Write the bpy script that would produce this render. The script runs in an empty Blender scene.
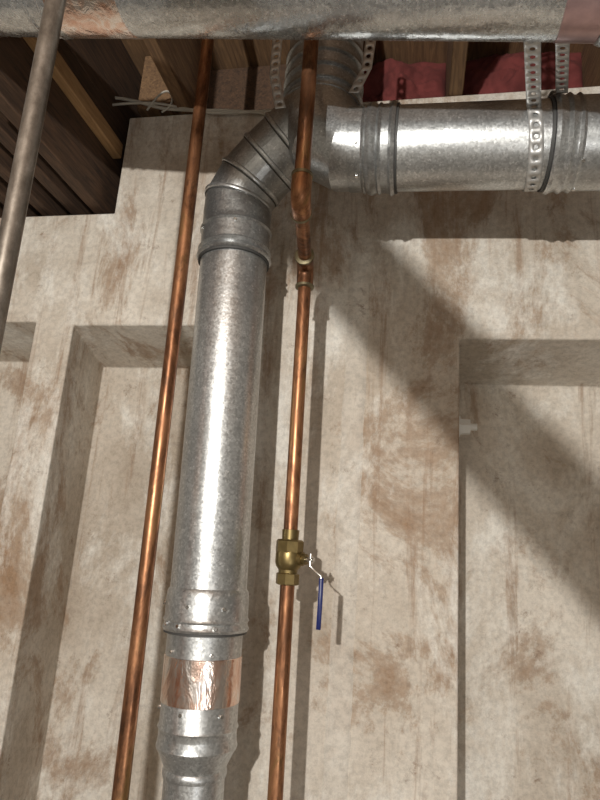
import bpy, bmesh, math, random
from mathutils import Matrix, Vector
random.seed(4)
COL=bpy.context.collection
# ------------------------------------------------------------ helpers
def empty(name):
    o=bpy.data.objects.new(name,None); COL.objects.link(o); return o
def finish(name,bm,mat,parent=None,angle=35,bevel=0):
    me=bpy.data.meshes.new(name); bmesh.ops.recalc_face_normals(bm,faces=bm.faces); bm.to_mesh(me); bm.free()
    for p in me.polygons: p.use_smooth=True
    me.set_sharp_from_angle(angle=math.radians(angle))
    if mat: me.materials.append(mat)
    o=bpy.data.objects.new(name,me); COL.objects.link(o)
    if parent: o.parent=parent
    if bevel:
        m=o.modifiers.new("bevel",'BEVEL'); m.width=bevel; m.segments=2; m.limit_method='ANGLE'
    return o
def box(name,x0,x1,y0,y1,z0,z1,mat,parent=None,bevel=0):
    bm=bmesh.new()
    bmesh.ops.create_cube(bm,size=1,matrix=Matrix.Translation(((x0+x1)/2,(y0+y1)/2,(z0+z1)/2))@Matrix.Diagonal((x1-x0,y1-y0,z1-z0,1)))
    return finish(name,bm,mat,parent,30,bevel)
def sweep(name,pts,rad,mat,parent=None,n=48,cap=True,angle=35):
    """pipe along a path, one radius per point, mitred joints"""
    pts=[Vector(p) for p in pts]
    bm=bmesh.new(); rings=[]
    t0=(pts[1]-pts[0]).normalized()
    up=Vector((0,0,1)) if abs(t0.z)<.9 else Vector((0,1,0))
    u=t0.cross(up).normalized(); tp=t0
    for i,p in enumerate(pts):
        if i==0: t=t0
        elif i==len(pts)-1: t=(pts[i]-pts[i-1]).normalized()
        else:
            a=(pts[i]-pts[i-1]).normalized(); b=(pts[i+1]-pts[i]).normalized(); t=(a+b).normalized()
        q=tp.rotation_difference(t); u=(q@u).normalized(); u=(u-t*u.dot(t)).normalized(); tp=t
        v=t.cross(u)
        rings.append([bm.verts.new(p+(u*math.cos(2*math.pi*k/n)+v*math.sin(2*math.pi*k/n))*rad[i]) for k in range(n)])
    for a,b in zip(rings,rings[1:]):
        for k in range(n): bm.faces.new((a[k],a[(k+1)%n],b[(k+1)%n],b[k]))
    if cap: bm.faces.new(rings[0]); bm.faces.new(rings[-1])
    return finish(name,bm,mat,parent,angle)
def lathe(name,p0,p1,prof,mat,parent=None,n=48,angle=35):
    """prof = [(metres along p0->p1, radius)]"""
    p0=Vector(p0); d=(Vector(p1)-p0).normalized()
    pts=[];rad=[];last=-9
    for s,r in prof:
        if s<=last: s=last+.0002
        last=s; pts.append(p0+d*s); rad.append(r)
    return sweep(name,pts,rad,mat,parent,n,True,angle)
def beads(length,r,at,h=.004,w=.004,base=None):
    prof=[(0,r)]
    for a in sorted(at):
        prof+=[(a-w,r),(a-w*.6,r+h*.8),(a,r+h),(a+w*.6,r+h*.8),(a+w,r)]
    prof.append((length,r)); return prof
def arc(c,a,b,n):
    a,b,c=Vector(a),Vector(b),Vector(c)
    return [a*(1-t)**2+c*2*t*(1-t)+b*t*t for t in [i/n for i in range(n+1)]]
def bolt(name,p,d,r,h,mat,parent=None,n=6):
    p=Vector(p); d=Vector(d).normalized()
    return sweep(name,[p-d*h*.3,p,p+d*h*.8,p+d*h],[r,r,r,r*.8],mat,parent,n,True,20)
def strap(name,pts,width,side,mat,parent=None,pitch=.022,hole=.0052,th=.0012):
    """perforated hanger strap: ribbon with real holes following pts; side = width direction"""
    pts=[Vector(p) for p in pts]; side=Vector(side).normalized()
    L=[0]
    for a,b in zip(pts,pts[1:]): L.append(L[-1]+(b-a).length)
    def at(s):
        s=max(0,min(L[-1],s))
        for i in range(len(L)-1):
            if s<=L[i+1]+1e-9:
                return pts[i].lerp(pts[i+1],(s-L[i])/max(1e-9,L[i+1]-L[i]))
        return pts[-1]
    bm=bmesh.new(); n=int(L[-1]/pitch); N=16
    for c in range(n):
        s0=c*pitch; mid=s0+pitch/2
        outer=[];inner=[]
        for k in range(N):
            a=2*math.pi*k/N
            ca,sa=math.cos(a),math.sin(a)
            m=max(abs(ca),abs(sa))
            outer.append((mid+ca/m*pitch/2, sa/m*width/2))
            inner.append((mid+ca*hole, sa*hole))
        vo=[bm.verts.new(at(s)+side*w) for s,w in outer]
        vi=[bm.verts.new(at(s)+side*w) for s,w in inner]
        for k in range(N):
            bm.faces.new((vo[k],vo[(k+1)%N],vi[(k+1)%N],vi[k]))
    bmesh.ops.remove_doubles(bm,verts=bm.verts,dist=.0003)
    o=finish(name,bm,mat,parent,50)
    m=o.modifiers.new("thick",'SOLIDIFY'); m.thickness=th; m.offset=0
    return o
# ------------------------------------------------------------ materials
class M:
    def __init__(s,name):
        s.m=bpy.data.materials.new(name); s.m.use_nodes=True
        s.nt=s.m.node_tree; s.b=s.nt.nodes["Principled BSDF"]; s.tc=s.nt.nodes.new('ShaderNodeTexCoord')
    def node(s,t,**k):
        n=s.nt.nodes.new(t)
        for a,v in k.items(): setattr(n,a,v)
        return n
    def link(s,a,b): s.nt.links.new(a,b)
    def noise(s,scale,detail=4,rough=.55,stretch=(1,1,1),dist=0,off=(0,0,0)):
        mp=s.node('ShaderNodeMapping'); mp.inputs['Scale'].default_value=stretch; mp.inputs['Location'].default_value=off
        s.link(s.tc.outputs['Object'],mp.inputs[0])
        n=s.node('ShaderNodeTexNoise'); n.inputs['Scale'].default_value=scale; n.inputs['Detail'].default_value=detail
        n.inputs['Roughness'].default_value=rough; n.inputs['Distortion'].default_value=dist
        s.link(mp.outputs[0],n.inputs['Vector']); return n.outputs['Fac']
    def vor(s,scale,feature='F1',stretch=(1,1,1)):
        mp=s.node('ShaderNodeMapping'); mp.inputs['Scale'].default_value=stretch
        s.link(s.tc.outputs['Object'],mp.inputs[0])
        n=s.node('ShaderNodeTexVoronoi',feature=feature); n.inputs['Scale'].default_value=scale
        s.link(mp.outputs[0],n.inputs['Vector']); return n
    def ramp(s,fac,stops):
        r=s.node('ShaderNodeValToRGB'); e=r.color_ramp.elements
        while len(e)<len(stops): e.new(.5)
        for x,(p,c) in zip(e,stops):
            x.position=p; x.color=(c[0],c[1],c[2],1) if isinstance(c,tuple) else (c,c,c,1)
        s.link(fac,r.inputs[0]); return r.outputs[0]
    def mix(s,fac,a,b,mode='MIX'):
        n=s.node('ShaderNodeMix',data_type='RGBA',blend_type=mode)
        for sock,v in ((n.inputs[0],fac),(n.inputs[6],a),(n.inputs[7],b)):
            if isinstance(v,(int,float)): sock.default_value=v if sock.type=='VALUE' else (v,v,v,1)
            elif isinstance(v,tuple): sock.default_value=(v[0],v[1],v[2],1)
            else: s.link(v,sock)
        return n.outputs[2]
    def col(s,c):
        if isinstance(c,tuple): s.b.inputs['Base Color'].default_value=(*c,1)
        else: s.link(c,s.b.inputs['Base Color'])
        return s
    def rough(s,c):
        if isinstance(c,(int,float)): s.b.inputs['Roughness'].default_value=c
        else: s.link(c,s.b.inputs['Roughness'])
        return s
    def metal(s,v): s.b.inputs['Metallic'].default_value=v; return s
    def bump(s,h,strength=.3,dist=.01):
        n=s.node('ShaderNodeBump'); n.inputs['Strength'].default_value=strength; n.inputs['Distance'].default_value=dist
        s.link(h,n.inputs['Height']); s.link(n.outputs[0],s.b.inputs['Normal']); return s
def galv(name,shiny=0.,dark=1.):
    m=M(name); D=lambda t:tuple(x*dark for x in t)
    v=m.vor(240); sp=m.ramp(v.outputs['Color'],[(.1,D((.43,.445,.45))),(.9,D((.68,.70,.70)))])
    n=m.noise(6,6,.65); c=m.mix(m.ramp(n,[(.38,0.),(.68,.65)]),sp,D((.31,.315,.315)))
    w=m.noise(85,4,.78); c=m.mix(m.ramp(w,[(.58,0.),(.66,.65)]),c,D((.88,.89,.89)))
    m.col(c).metal(.85)
    m.rough(m.mix(.5,m.ramp(m.noise(22,5,.65),[(.3,.26-shiny*.10),(.75,.46-shiny*.12)]),m.ramp(v.outputs['Color'],[(0,.27-shiny*.1),(1,.46-shiny*.1)])))
    m.bump(m.mix(.3,m.noise(8+shiny*10,2,.5),m.noise(45,4,.6)),.32+shiny*.25,.007); return m.m
def copper():
    m=M("aged_copper")
    n=m.noise(6,6,.7,(3,3,.8),.8)
    c=m.ramp(n,[(.32,(.070,.036,.020)),(.45,(.235,.105,.052)),(.57,(.41,.20,.10)),(.66,(.30,.18,.075)),(.8,(.26,.125,.062))])
    w=m.noise(45,4,.75,(1,1,.35)); c=m.mix(m.ramp(w,[(.5,0.),(.68,.75)]),c,(.08,.042,.025))
    m.col(c).metal(.78).rough(m.ramp(m.noise(25,3),[(.3,.30),(.7,.50)])); return m.m
def plain(name,c,rough=.5,metal=0,var=.3,scale=30):
    m=M(name); d=tuple(x*(1-var) for x in c)
    m.col(m.mix(m.noise(scale,4,.6),d,c)).rough(rough).metal(metal); return m.m
def wood(name,a,b):
    m=M(name)
    g=m.noise(14,6,.65,(6,.5,6),1.2)
    m.col(m.ramp(g,[(.3,a),(.7,b)])).rough(.8).bump(g,.3,.004); return m.m
def concrete(name,light=0.):
    m=M(name)
    c=m.ramp(m.noise(2.4,9,.62,(1,1,.9),.2),[(.33,(.46,.395,.32)),(.45,(.60,.54,.46)),(.58,(.73,.68,.60)),(.8,(.65,.585,.50))])
    g=m.noise(.9,6,.6,(1.3,1,1),.2,(4,1,2)); c=m.mix(m.ramp(g,[(.42,0.),(.66,.4)]),c,(.42,.34,.26))
    st=m.noise(2.4,13,.74,(1.1,1,.7),.5,(3,0,1.3))
    c=m.mix(m.ramp(st,[(.51,0.),(.555,.5*(1-light)),(.66,.92*(1-light))]),c,(.30,.185,.105))
    rn=m.noise(7,8,.72,(2.4,1,.16),.4,(0,0,4))
    c=m.mix(m.ramp(rn,[(.54,0.),(.64,.65*(1-light*.5))]),c,(.32,.21,.135))
    wh=m.noise(3.3,11,.75,(1.2,1,.6),.3,(2,7,3))
    c=m.mix(m.ramp(wh,[(.50,0.+light*.4),(.61,.75)]),c,(.82,.80,.74))
    fine=m.noise(60,9,.8); c=m.mix(.45,c,m.ramp(fine,[(.38,.45),(.56,1.)]),'MULTIPLY')
    sp=m.noise(11,10,.85,(1,1,1),.2,(1,1,1)); c=m.mix(m.ramp(sp,[(.58,0.),(.68,.8)]),c,(.19,.12,.075))
    m.col(c).rough(.8)
    m.b.inputs['Specular IOR Level'].default_value=.3
    h=m.mix(.4,m.noise(24,9,.78),m.noise(5,4,.5)); m.bump(h,.6,.014); return m.m
GALV=galv("galvanised_steel"); GALVD=galv("dull_galvanised_steel",0.,.8); GALVW=galv("wet_galvanised_steel",1.,1.15); COP=copper(); CONC=concrete("stained_concrete"); CONC2=concrete("lime_streaked_concrete",.6)
BRASS=plain("aged_brass",(.34,.255,.11),.38,.9,.65,60)
SOLDER=plain("solder_joint",(.30,.26,.16),.42,.8,.6,60)
DARK=plain("seam_sealant",(.07,.07,.068),.6,.2,.3,60)
CHROME=plain("zinc_fastener",(.8,.8,.78),.25,1,.2)
PAINTW=plain("painted_bolt",(.75,.75,.72),.5,.1,.2)
STRAP=plain("strap_steel",(.66,.66,.645),.45,.6,.3,50)
BLUE=plain("blue_vinyl",(.006,.014,.11),.4,0,.2)
STEEL=M("dull_steel_pipe"); STEEL.col(STEEL.ramp(STEEL.noise(40,6,.7,(1,1,.5)),[(.3,(.13,.11,.09)),(.55,(.28,.25,.215)),(.75,(.46,.42,.37))])).metal(.8).rough(.42); STEEL=STEEL.m
FOIL=M("foil_tape"); FOIL.col(FOIL.ramp(FOIL.noise(14,3,.6,(2,2,.7),1.0),[(.34,(.78,.50,.39)),(.48,(.92,.70,.60)),(.60,(.97,.91,.87))])).metal(1).rough(.26).bump(FOIL.noise(11,4,.65,(1.8,1.8,1),.8),.7,.006); FOIL=FOIL.m  # pink-copper and white reflection streaks are painted into the foil colour
PTAPE=plain("red_print_tape",(.62,.42,.42),.3,.7,.5,45)
WOOD=wood("old_joist_wood",(.09,.05,.028),(.28,.165,.08))
WOODD=wood("dark_joist_wood",(.03,.018,.012),(.12,.065,.035))
WOODL=wood("raw_lumber",(.30,.17,.075),(.50,.31,.15))
INS=plain("red_insulation",(.26,.055,.05),.95,0,.85,14)
CABLE=plain("cable_jacket",(.6,.57,.5),.5)
FLOORM=plain("floor_concrete",(.22,.20,.17),.8,0,.4,6)
PAINT=plain("plaster_wall_paint",(.27,.25,.22),.85,0,.3,4)
# ------------------------------------------------------------ room
wall=box("wall_back",-3.2,2.4,0,.6,0,2.795,CONC)
def frustum(x0,x1,z0,z1,depth,dx,dzt,name):
    bm=bmesh.new(); e=.02
    f=[(x0,-e,z0),(x1,-e,z0),(x1,-e,z1),(x0,-e,z1)]
    b=[(x0-dx,depth,z0+.03),(x1-.02,depth,z0+.03),(x1-.02,depth,z1-dzt),(x0-dx,depth,z1-dzt)]
    vf=[bm.verts.new(p) for p in f]; vb=[bm.verts.new(p) for p in b]
    bm.faces.new(vf); bm.faces.new(vb[::-1])
    for i in range(4): bm.faces.new((vf[i],vf[(i+1)%4],vb[(i+1)%4],vb[i]))
    return finish(name,bm,None)
cut=[frustum(-1.80,-1.103,.35,2.105,.25,0,.05,"c1"),
     frustum(-.978,-.42,.35,2.095,.25,.030,.055,"c2"),
     frustum(.114,.82,.35,2.058,.25,0,.055,"c3"),
     frustum(1.0,1.7,.35,2.04,.25,0,.055,"c4")]
cut.append(box("c5",-4,-.908,-.2,.45,2.455,3,None))
bpy.context.view_layer.objects.active=wall
for c in cut:
    md=wall.modifiers.new("b",'BOOLEAN'); md.object=c; md.operation='DIFFERENCE'; md.solver='EXACT'
dg=bpy.context.evaluated_depsgraph_get()
me=bpy.data.meshes.new_from_object(wall.evaluated_get(dg)); wall.modifiers.clear(); wall.data=me
if not me.materials: me.materials.append(CONC)
for c in cut: bpy.data.objects.remove(c)
for p in wall.data.polygons: p.use_smooth=False; p.material_index=0
md=wall.modifiers.new("bev",'BEVEL'); md.width=.012; md.segments=4; md.limit_method='ANGLE'; md.harden_normals=False
bm=bmesh.new()
rows=[]
for i in range(60):
    z=2.30*i/59; j=lambda a:random.uniform(-a,a)
    rows.append([bm.verts.new((x+j(.0025),y+(0 if abs(y)>.0035 and y>0 else j(.0008)),z)) for x,y in [(-.184,.004),(-.174,-.003),(-.150,-.0055),(-.127,-.005),(-.117,.004)]])
for a,b in zip(rows,rows[1:]):
    for k in range(4): bm.faces.new((a[k],a[k+1],b[k+1],b[k]))
finish("trim_1",bm,CONC2,wall,60)
box("floor",-3.2,2.4,-4,0,-.1,0,FLOORM)
box("wall_left",-3.3,-3.2,-4,.6,0,3.1,PAINT)
box("wall_right",2.4,2.5,-4,.6,0,3.1,PAINT)
box("wall_front",-3.3,2.5,-4.1,-4,0,3.1,PAINT)
box("ceiling",-3.3,2.5,-4.1,.7,3.06,3.1,WOOD)
# joists
fj=empty("floor_joists")
i=0
for x in [-2.6,-2.2,-.72,-.31,.10,.51,.92,1.33,1.74,2.15]:
    i+=1; box("joist_%d"%i,x-.02,x+.02,-4,.45,2.80,3.06,WOOD,fj,.003)
box("sill_plate",-.905,2.4,.06,.30,2.795,2.835,WOOD,fj,.003)
box("rim_board",-.905,2.4,.45,.5,2.795,3.06,WOODD,fj,.003)
box("blocking_board",-.90,-.74,.02,.06,2.84,3.05,WOOD,fj,.003)
box("blocking_board_2",-.70,-.33,.10,.14,2.84,3.05,WOODD,fj,.003)
gj=empty("wood_girder")
for k,x in enumerate([-.975,-1.065,-1.155,-1.26,-1.37,-1.5]):
    box("ply_%d"%(k+1),x-.02,x+.02,-.53,.40,2.475+.01*(k%2),2.80,WOODD,gj,.003)
box("bearing_block",-1.6,-.925,.1,.4,2.457,2.475,WOODD,gj)
box("ledger_strip",-.955,-.925,-.53,.02,2.66,2.71,WOODL,gj,.003)
box("top_plate",-1.6,-.955,-.53,.4,2.80,3.06,WOODD,gj,.003)
ins=empty("wall_insulation")
from mathutils import noise as mn
for k,(x0,x1) in enumerate([(-.289,.079),(.121,.489),(.531,.899)]):
    bm=bmesh.new()
    bmesh.ops.create_grid(bm,x_segments=50,y_segments=30,size=.5)
    for v in bm.verts:
        x=v.co.x;y=v.co.y
        b=math.sin((x+.5)*math.pi)**.5*math.sin((y+.5)*math.pi)**.5 if abs(x)<.499 and abs(y)<.499 else 0
        v.co=Vector((x0+(x+.5)*(x1-x0),.16-.07*b-.05*b*mn.noise(Vector((x*5+k*9,y*4,0)))-.02*b*mn.noise(Vector((x*17+k*9,y*14,0))),2.82+(y+.5)*.24))
    finish("batt_%d"%(k+1),bm,INS,ins,80)
# ------------------------------------------------------------ vertical duct
vd=empty("vertical_duct")
B=Vector((-.380,-.22,0.0)); T=Vector((-.4375,-.22,2.2)); ax=(T-B).normalized()
def onz(z): return B+ax*(z/ax.z)
def seg(name,z0,z1,prof,mat=GALV):
    return lathe(name,onz(z0),onz(z1),prof,mat,vd,64)
seg("lower_pipe",0.0,1.10,[(0,.060),(1.10,.060)])
seg("reducer",1.055,1.13,[(0,.062),(.004,.0635),(.012,.0635),(.016,.061),(.045,.075),(.05,.079),(.056,.081),(.062,.079),(.075,.078)])
seg("crimped_collar",1.125,1.33,[(0,.078),(.015,.078),(.02,.081),(.026,.078),(.205,.078)])
seg("foil_tape_band",1.190,1.278,[(0,.0785),(.001,.0797),(.087,.0797),(.088,.0785)],FOIL)
seg("joint_collar",1.325,1.41,[(0,.079),(.001,.087),(.006,.090),(.012,.087),(.018,.0865),(.022,.0895),(.028,.0865),(.06,.0865),(.078,.085),(.085,.0805)])
seg("joint_seam",1.321,1.326,[(0,.0785),(.0005,.0862),(.0045,.0862),(.005,.0785)],DARK)
seg("main_pipe",1.40,2.185,[(0,.0805),(.785,.0805)])
seg("upper_collar",2.165,2.30,[(0,.0805),(.002,.086),(.008,.091),(.014,.086),(.020,.0835),(.026,.089),(.032,.0835),(.075,.0835),(.079,.088),(.085,.0835),(.10,.083),(.135,.083)],GALVD)
seg("collar_seam",2.160,2.166,[(0,.081),(.0005,.0862),(.0055,.0862),(.006,.081)],DARK)
k=0
for z,angs,r in [(1.375,(200,262,310),.0865),(2.235,(215,285),.0835),(1.178,(205,262,320),.078),(1.287,(235,300),.078),(1.338,(225,250,300),.087)]:
    for a in angs:
        k+=1; q=math.radians(a); d=Vector((math.cos(q),math.sin(q),0))
        bolt("screw_%d"%k,onz(z)+d*r,d,.0042,.005,CHROME,vd)
pe=[onz(2.29),onz(2.33),onz(2.33)+Vector((.030,-.008,.052)),onz(2.33)+Vector((.078,-.022,.098)),onz(2.33)+Vector((.130,-.040,.135)),Vector((-.235,-.29,2.52))]
def mit(i):
    a=(pe[i]-pe[i-1]).normalized(); b=(pe[i+1]-pe[i]).normalized(); return (a+b).normalized()
sweep("gored_elbow",pe,[.0835]*6,GALVD,vd,64,True,5)
for k in range(1,len(pe)-1):
    d=mit(k); c=pe[k]
    sweep("gore_bead_%d"%k,[c-d*.006,c-d*.004,c-d*.001,c+d*.001,c+d*.004,c+d*.006],[.0835,.0872,.088,.088,.0872,.0835],GALV,vd,64)
    sweep("gore_seam_%d"%k,[c-d*.009,c-d*.0085,c-d*.0055,c-d*.005],[.083,.0846,.0846,.083],DARK,vd,64)
# ------------------------------------------------------------ horizontal duct + wye
hd=empty("horizontal_duct")
H0=Vector((-.10,-.3,2.402)); H1=Vector((2.39,-.3,2.33)); hl=(H1-H0).length
lathe("main_run",H0,H1,[(0,.092),(hl,.092)],GALV,hd,72)
def hx(x): return H0+(H1-H0)*((x-H0.x)/(H1.x-H0.x))
lathe("wye_collar",hx(-.155),hx(-.05),[(0,.0925),(.030,.0925),(.034,.096),(.038,.0935),(.043,.0975),(.05,.100),(.057,.0975),(.063,.094),(.068,.099),(.074,.0945),(.09,.096),(.096,.102),(.104,.098),(.105,.092)],GALVD,hd,72)
lathe("coupling",hx(.272),hx(.47),[(0,.092),(.002,.099),(.010,.103),(.018,.099),(.026,.0965),(.034,.102),(.042,.0965),(.048,.0965),(.054,.101),(.06,.0965),(.183,.0965),(.185,.092)],GALV,hd,72)
lathe("coupling_seam",hx(.266),hx(.47),[(0,.0925),(.0005,.0972),(.006,.0972),(.0065,.0925)],DARK,hd,72)
lathe("wye_seam",hx(-.0505),hx(.47),[(0,.0925),(.0005,.0965),(.005,.0965),(.0055,.0925)],DARK,hd,72)
wy=[Vector((-.10,-.3,2.402)),Vector((-.17,-.3,2.405)),Vector((-.215,-.295,2.435)),Vector((-.235,-.285,2.49)),Vector((-.235,-.275,2.54)),Vector((-.235,-.27,2.60)),Vector((-.235,-.27,3.0))]
sweep("wye_elbow",wy,[.0925,.0925,.095,.095,.092,.092,.092],GALV,hd,72,True,8)
for k,z in enumerate([2.535,2.56,2.60,2.64,2.68]):
    c=Vector((-.235,-.275+(z-2.535)*.05,z)); d=Vector(((2.60-z)*.6,0,1)).normalized()
    sweep("elbow_bead_%d"%(k+1),[c-d*.006,c-d*.003,c+d*.003,c+d*.006],[.092,.0985,.0985,.092],GALVD,hd,72)
for k,(x,a) in enumerate([(-.135,250),(-.135,205),(.33,235),(.42,235),(.33,285)]):
    r=math.radians(a); d=Vector((0,math.cos(r),math.sin(r)))
    bolt("screw_%d"%(k+1),hx(x)+d*.0945,d,.0045,.005,CHROME,hd)
# ------------------------------------------------------------ overhead duct nearest camera
td=empty("overhead_duct")
def tx(x):
    t=(x+.69)/.88
    return Vector((x,-.65,2.57-.104*t))
D0=tx(-1.9); D1=tx(1.6)
lathe("main_run",D0,D1,beads((D1-D0).length,.1,[1.16,1.19]),GALVW,td,72)
lathe("foil_tape_band",tx(-.70),tx(-.55),[(0,.1),(.002,.1015),(.15,.1015),(.152,.1)],FOIL,td,72)
lathe("printed_tape_band",tx(.235),tx(.30),[(0,.1),(.001,.1015),(.065,.1015),(.066,.1)],PTAPE,td,72)
lathe("end_collar",tx(.30),tx(.42),[(0,.1),(.002,.104),(.01,.107),(.02,.104),(.12,.104),(.121,.1)],GALV,td,72)
# ------------------------------------------------------------ copper pipes
cl=empty("copper_pipe")
sweep("tube",[(-.489,-.35,0),(-.5225,-.35,3.02)],[.0152,.0152],COP,cl,32)
cr=empty("copper_pipe")
RX=lambda z:-.228-.0138*z
zj=2.150
pts=[Vector((RX(0),-.22,0)),Vector((RX(zj-.03),-.22,zj-.03))]+arc((RX(zj),-.22,zj),(RX(zj-.03),-.22,zj-.03),(RX(zj)+.004,-.252,zj),6)
sweep("lower_tube",[(RX(0),-.22,0),(RX(1.44),-.22,1.44)],[.0152]*2,COP,cr,32)
sweep("riser_tube",[(RX(1.53),-.22,1.53),pts[1]],[.0152]*2,COP,cr,32)
sweep("lower_elbow",[Vector((RX(zj-.05),-.22,zj-.05))]+pts[2:]+[Vector((RX(zj)+.007,-.278,zj))],[.0195]*9,COP,cr,32)
U=Vector((-.2215,-.5,zj))
sweep("jog_tube",[(RX(zj)+.004,-.25,zj),U+Vector((-.003,.03,0))],[.0150]*2,COP,cr,32)
el=[U+Vector((-.006,.048,0))]+arc(U,U+Vector((-.003,.030,0)),U+Vector((0,0,.030)),8)+[U+Vector((0,0,.052))]
sweep("upper_elbow",el,[.0200]*len(el),COP,cr,32)
sweep("upper_tube",[U+Vector((0,0,.03)),Vector((-.2275,-.5,3.02))],[.0155]*2,COP,cr,32)
for k,(p,d,r) in enumerate([((RX(2.1),-.22,2.100),(0,0,1),.022),((RX(zj)+.007,-.278,zj),(0,1,0),.0225),(U+Vector((-.006,.048,0)),(0,1,0),.0215),(U+Vector((0,0,.052)),(0,0,1),.0215)]):
    p=Vector(p); d=Vector(d)
    sweep("solder_ring_%d"%(k+1),[p-d*.005,p-d*.003,p+d*.003,p+d*.005],[.0155,r,r,.0155],SOLDER,cr,32)
# ------------------------------------------------------------ ball valve
bv=empty("ball_valve")
vx=RX(1.488)
lathe("body",(vx,-.22,1.428),(vx,-.22,1.6),[(0,.0165),(.0005,.0215),(.018,.0215),(.019,.0195),(.03,.0205),(.037,.026),(.045,.0285),(.062,.0285),(.07,.027),(.074,.0235),(.076,.0215),(.078,.0215),(.09,.0215),(.0905,.0175),(.112,.0185),(.1125,.0155)],BRASS,bv,40,30)
sweep("hex_end",[(vx,-.22,1.490),(vx,-.22,1.494),(vx,-.22,1.516),(vx,-.22,1.520)],[.026,.0295,.0295,.026],BRASS,bv,8,True,20)
sweep("lower_hex",[(vx,-.22,1.428),(vx,-.22,1.430),(vx,-.22,1.450),(vx,-.22,1.452)],[.021,.0245,.0245,.021],BRASS,bv,8,True,20)
sd=Vector((.94,-.34,0)).normalized(); c=Vector((vx,-.22,1.482))
sweep("bonnet",[c+sd*.018,c+sd*.034,c+sd*.0345,c+sd*.042],[.014,.014,.011,.011],BRASS,bv,24)
sweep("stem",[c+sd*.04,c+sd*.060],[.0045,.0045],CHROME,bv,16)
sweep("stem_nut",[c+sd*.049,c+sd*.0495,c+sd*.056,c+sd*.0565],[.007,.0085,.0085,.007],CHROME,bv,6,True,20)
def ribbon(name,pts,wd,w,th,mat):
    bm=bmesh.new(); wd=Vector(wd).normalized(); rows=[]
    for i,p in enumerate(pts):
        p=Vector(p); t=(Vector(pts[min(i+1,len(pts)-1)])-Vector(pts[max(i-1,0)])).normalized(); n=t.cross(wd).normalized()
        ww=w[i] if isinstance(w,list) else w
        rows.append([bm.verts.new(p+wd*a*ww/2+n*b*th/2) for a,b in ((-1,-.5),(-.85,-1),(.85,-1),(1,-.5),(1,.5),(.85,1),(-.85,1),(-1,.5))])
    for a,b in zip(rows,rows[1:]):
        for k in range(8): bm.faces.new((a[k],a[(k+1)%8],b[(k+1)%8],b[k]))
    bm.faces.new(rows[0]); bm.faces.new(rows[-1])
    return finish(name,bm,mat,bv,40)
wd=Vector((-.1,.99,0))
k0=c+sd*.052
ribbon("lever_plate",[k0+Vector((0,0,.012)),k0,k0+Vector((0,0,-.012)),k0+sd*.012+Vector((0,0,-.022)),k0+sd*.026+Vector((0,0,-.030)),k0+sd*.028+Vector((0,0,-.046))],wd,.016,.0025,CHROME)
ribbon("grip_sleeve",[k0+sd*.0275+Vector((0,0,-.034)),k0+sd*.0278+Vector((0,0,-.036)),k0+sd*.028+Vector((0,0,-.08)),k0+sd*.0275+Vector((0,0,-.128)),k0+sd*.0273+Vector((0,0,-.132))],wd,[.014,.018,.019,.019,.013],.009,BLUE)
# ------------------------------------------------------------ steel pipe at left
sp=empty("steel_pipe")
sweep("tube",[(-.558,-.8,0),(-.5935,-.8,2.79)],[.0155,.0155],STEEL,sp,32)
lathe("floor_flange",(-.558,-.8,0),(-.558,-.8,1),[(0,.045),(.006,.045),(.008,.024),(.03,.022)],STEEL,sp,32)
# ------------------------------------------------------------ hanger straps
hs=empty("hanger_strap")
def arcp(cy,cz,r,a0,a1,n,x,x1=None):
    x1=x if x1 is None else x1
    return [Vector((x+(x1-x)*i/n,cy+r*math.cos(math.radians(a0+(a1-a0)*i/n)),cz+r*math.sin(math.radians(a0+(a1-a0)*i/n)))) for i in range(n+1)]
xa,xb=.157,.240; cz=tx(xa).z; hz=hx(xb).z
pA=[Vector((xa+.012,-.765,2.80))]+arcp(-.65,cz,.1035,185,240,8,xa,xa+.01)+arcp(-.3,hz,.0955,165,430,30,xb-.010,xb+.02)
strap("front_strap",pA,.029,(1,0,0),STRAP,hs)
xa,xb=.198,.285; cz=tx(xa).z; hz=hx(xb).z
pB=[Vector((xa-.02,-.77,2.80))]+arcp(-.65,cz,.1040,185,250,8,xa,xa+.02)+arcp(-.3,hz,.106,150,60,8,xb,xb)
strap("rear_strap",pB,.024,(1,0,0),STRAP,hs)
hs2=empty("hanger_strap")
strap("left_strap",[(-.335,-.375,2.80),(-.333,-.375,2.56),(-.31,-.37,2.46)],.024,(1,0,.1),STRAP,hs2)
strap("right_strap",[(-.10,-.375,2.80),(-.12,-.375,2.56),(-.15,-.372,2.49)],.024,(1,0,-.1),STRAP,hs2)
# ------------------------------------------------------------ bolt in niche, cable
ab=empty("anchor_bolt")
lathe("thread",(.100,.035,1.83),(1,.035,1.83),[(0,.009),(.060,.009)],PAINTW,ab,16)
sweep("hex_nut",[(.106,.035,1.83),(.118,.035,1.83),(.119,.035,1.83),(.143,.035,1.83)],[.030,.029,.021,.020],PAINTW,ab,6,True,20)
def cable(name,pts,r,mat,parent=None):
    cu=bpy.data.curves.new(name,'CURVE'); cu.dimensions='3D'; cu.bevel_depth=r; cu.bevel_resolution=4
    s=cu.splines.new('NURBS'); s.points.add(len(pts)-1); s.use_endpoint_u=True; s.order_u=4
    for p,q in zip(s.points,pts): p.co=(*q,1)
    cu.materials.append(mat)
    o=bpy.data.objects.new(name,cu); COL.objects.link(o)
    if parent: o.parent=parent
    return o
ec=empty("electrical_cable")
cable("strand_a",[(-.985,-.02,2.86),(-.90,-.02,2.85),(-.80,-.015,2.80),(-.70,-.012,2.802),(-.60,-.012,2.77),(-.45,-.012,2.78),(-.3,-.012,2.76)],.005,CABLE,ec)
cable("strand_b",[(-.98,-.03,2.82),(-.86,-.02,2.835),(-.76,-.02,2.815),(-.68,-.02,2.78),(-.55,-.012,2.792),(-.4,-.012,2.75)],.004,CABLE,ec)
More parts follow.
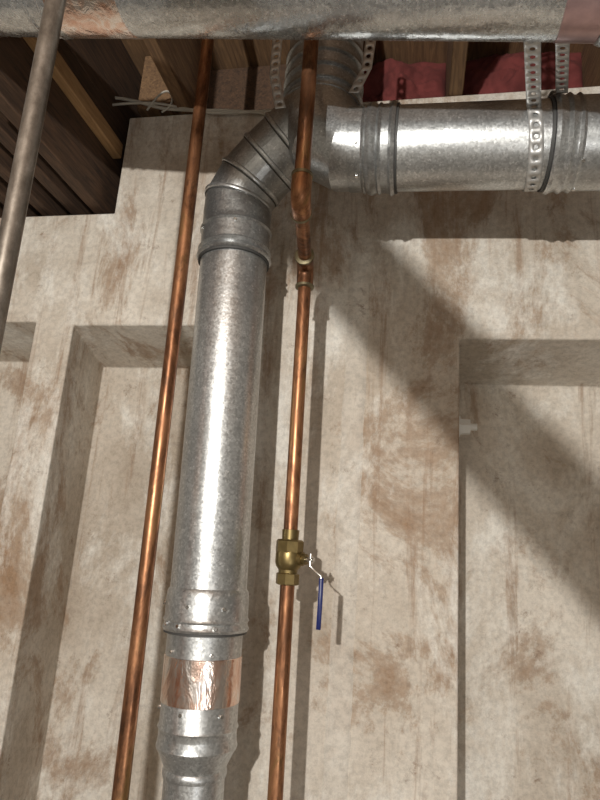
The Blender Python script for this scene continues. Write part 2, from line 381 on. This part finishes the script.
cable("loop",[(-.84,-.02,2.80),(-.80,-.03,2.86),(-.76,-.03,2.87),(-.75,-.02,2.81),(-.79,-.02,2.79)],.003,CABLE,ec)
# ------------------------------------------------------------ unseen board added behind the camera to cast the diagonal wall shadow
def beam(name,a,b,w,t,mat,parent=None):
    a,b=Vector(a),Vector(b); d=(b-a); L=d.length; d.normalize(); y=Vector((0,1,0)); s=y.cross(d).normalized()
    bm=bmesh.new(); bmesh.ops.create_cube(bm,size=1,matrix=Matrix.Diagonal((w,t,L,1)))
    R=Matrix((s,y,d)).transposed().to_4x4()
    bm.transform(Matrix.Translation((a+b)/2)@R)
    return finish(name,bm,mat,parent,30,.004)
beam("shadow_board",(1.59,-1.8,.045),(-.40,-1.8,2.235),.10,.04,WOODL)
# ------------------------------------------------------------ lights
def light(name,t,loc,power,size,col=(1,.95,.87),rot=None,sy=None):
    l=bpy.data.lights.new(name,t); l.energy=power; l.color=col
    if t=='AREA':
        l.size=size
        if sy: l.shape='RECTANGLE'; l.size_y=sy
    else: l.shadow_soft_size=size
    o=bpy.data.objects.new(name,l); COL.objects.link(o); o.location=loc
    if rot: o.rotation_euler=rot
    return o
light("bulb_light",'POINT',(-.35,-3.0,2.0),270,.022,(1,.965,.91))
light("low_fill_light",'AREA',(.9,-2.6,.55),9,.5,(1,.98,.95),(math.radians(125),0,math.radians(22)),.3)  # added low fill, for overhead duct highlights and the left niche jamb
w=bpy.data.worlds.new("world"); bpy.context.scene.world=w; w.use_nodes=True
w.node_tree.nodes["Background"].inputs[0].default_value=(.9,.92,1,1); w.node_tree.nodes["Background"].inputs[1].default_value=.1
bpy.context.scene.view_settings.view_transform='Standard'
# ------------------------------------------------------------ camera
cd=bpy.data.cameras.new("camera"); cam=bpy.data.objects.new("camera",cd); COL.objects.link(cam)
cd.sensor_width=36; cd.lens=27; cd.clip_start=.02
R=Matrix.Rotation(math.radians(11),4,'Z')@Matrix.Rotation(math.radians(104),4,'X')@Matrix.Rotation(math.radians(4.05),4,'Z')
cam.matrix_world=Matrix.Translation((0,-1.5,1.5))@R
bpy.context.scene.camera=cam
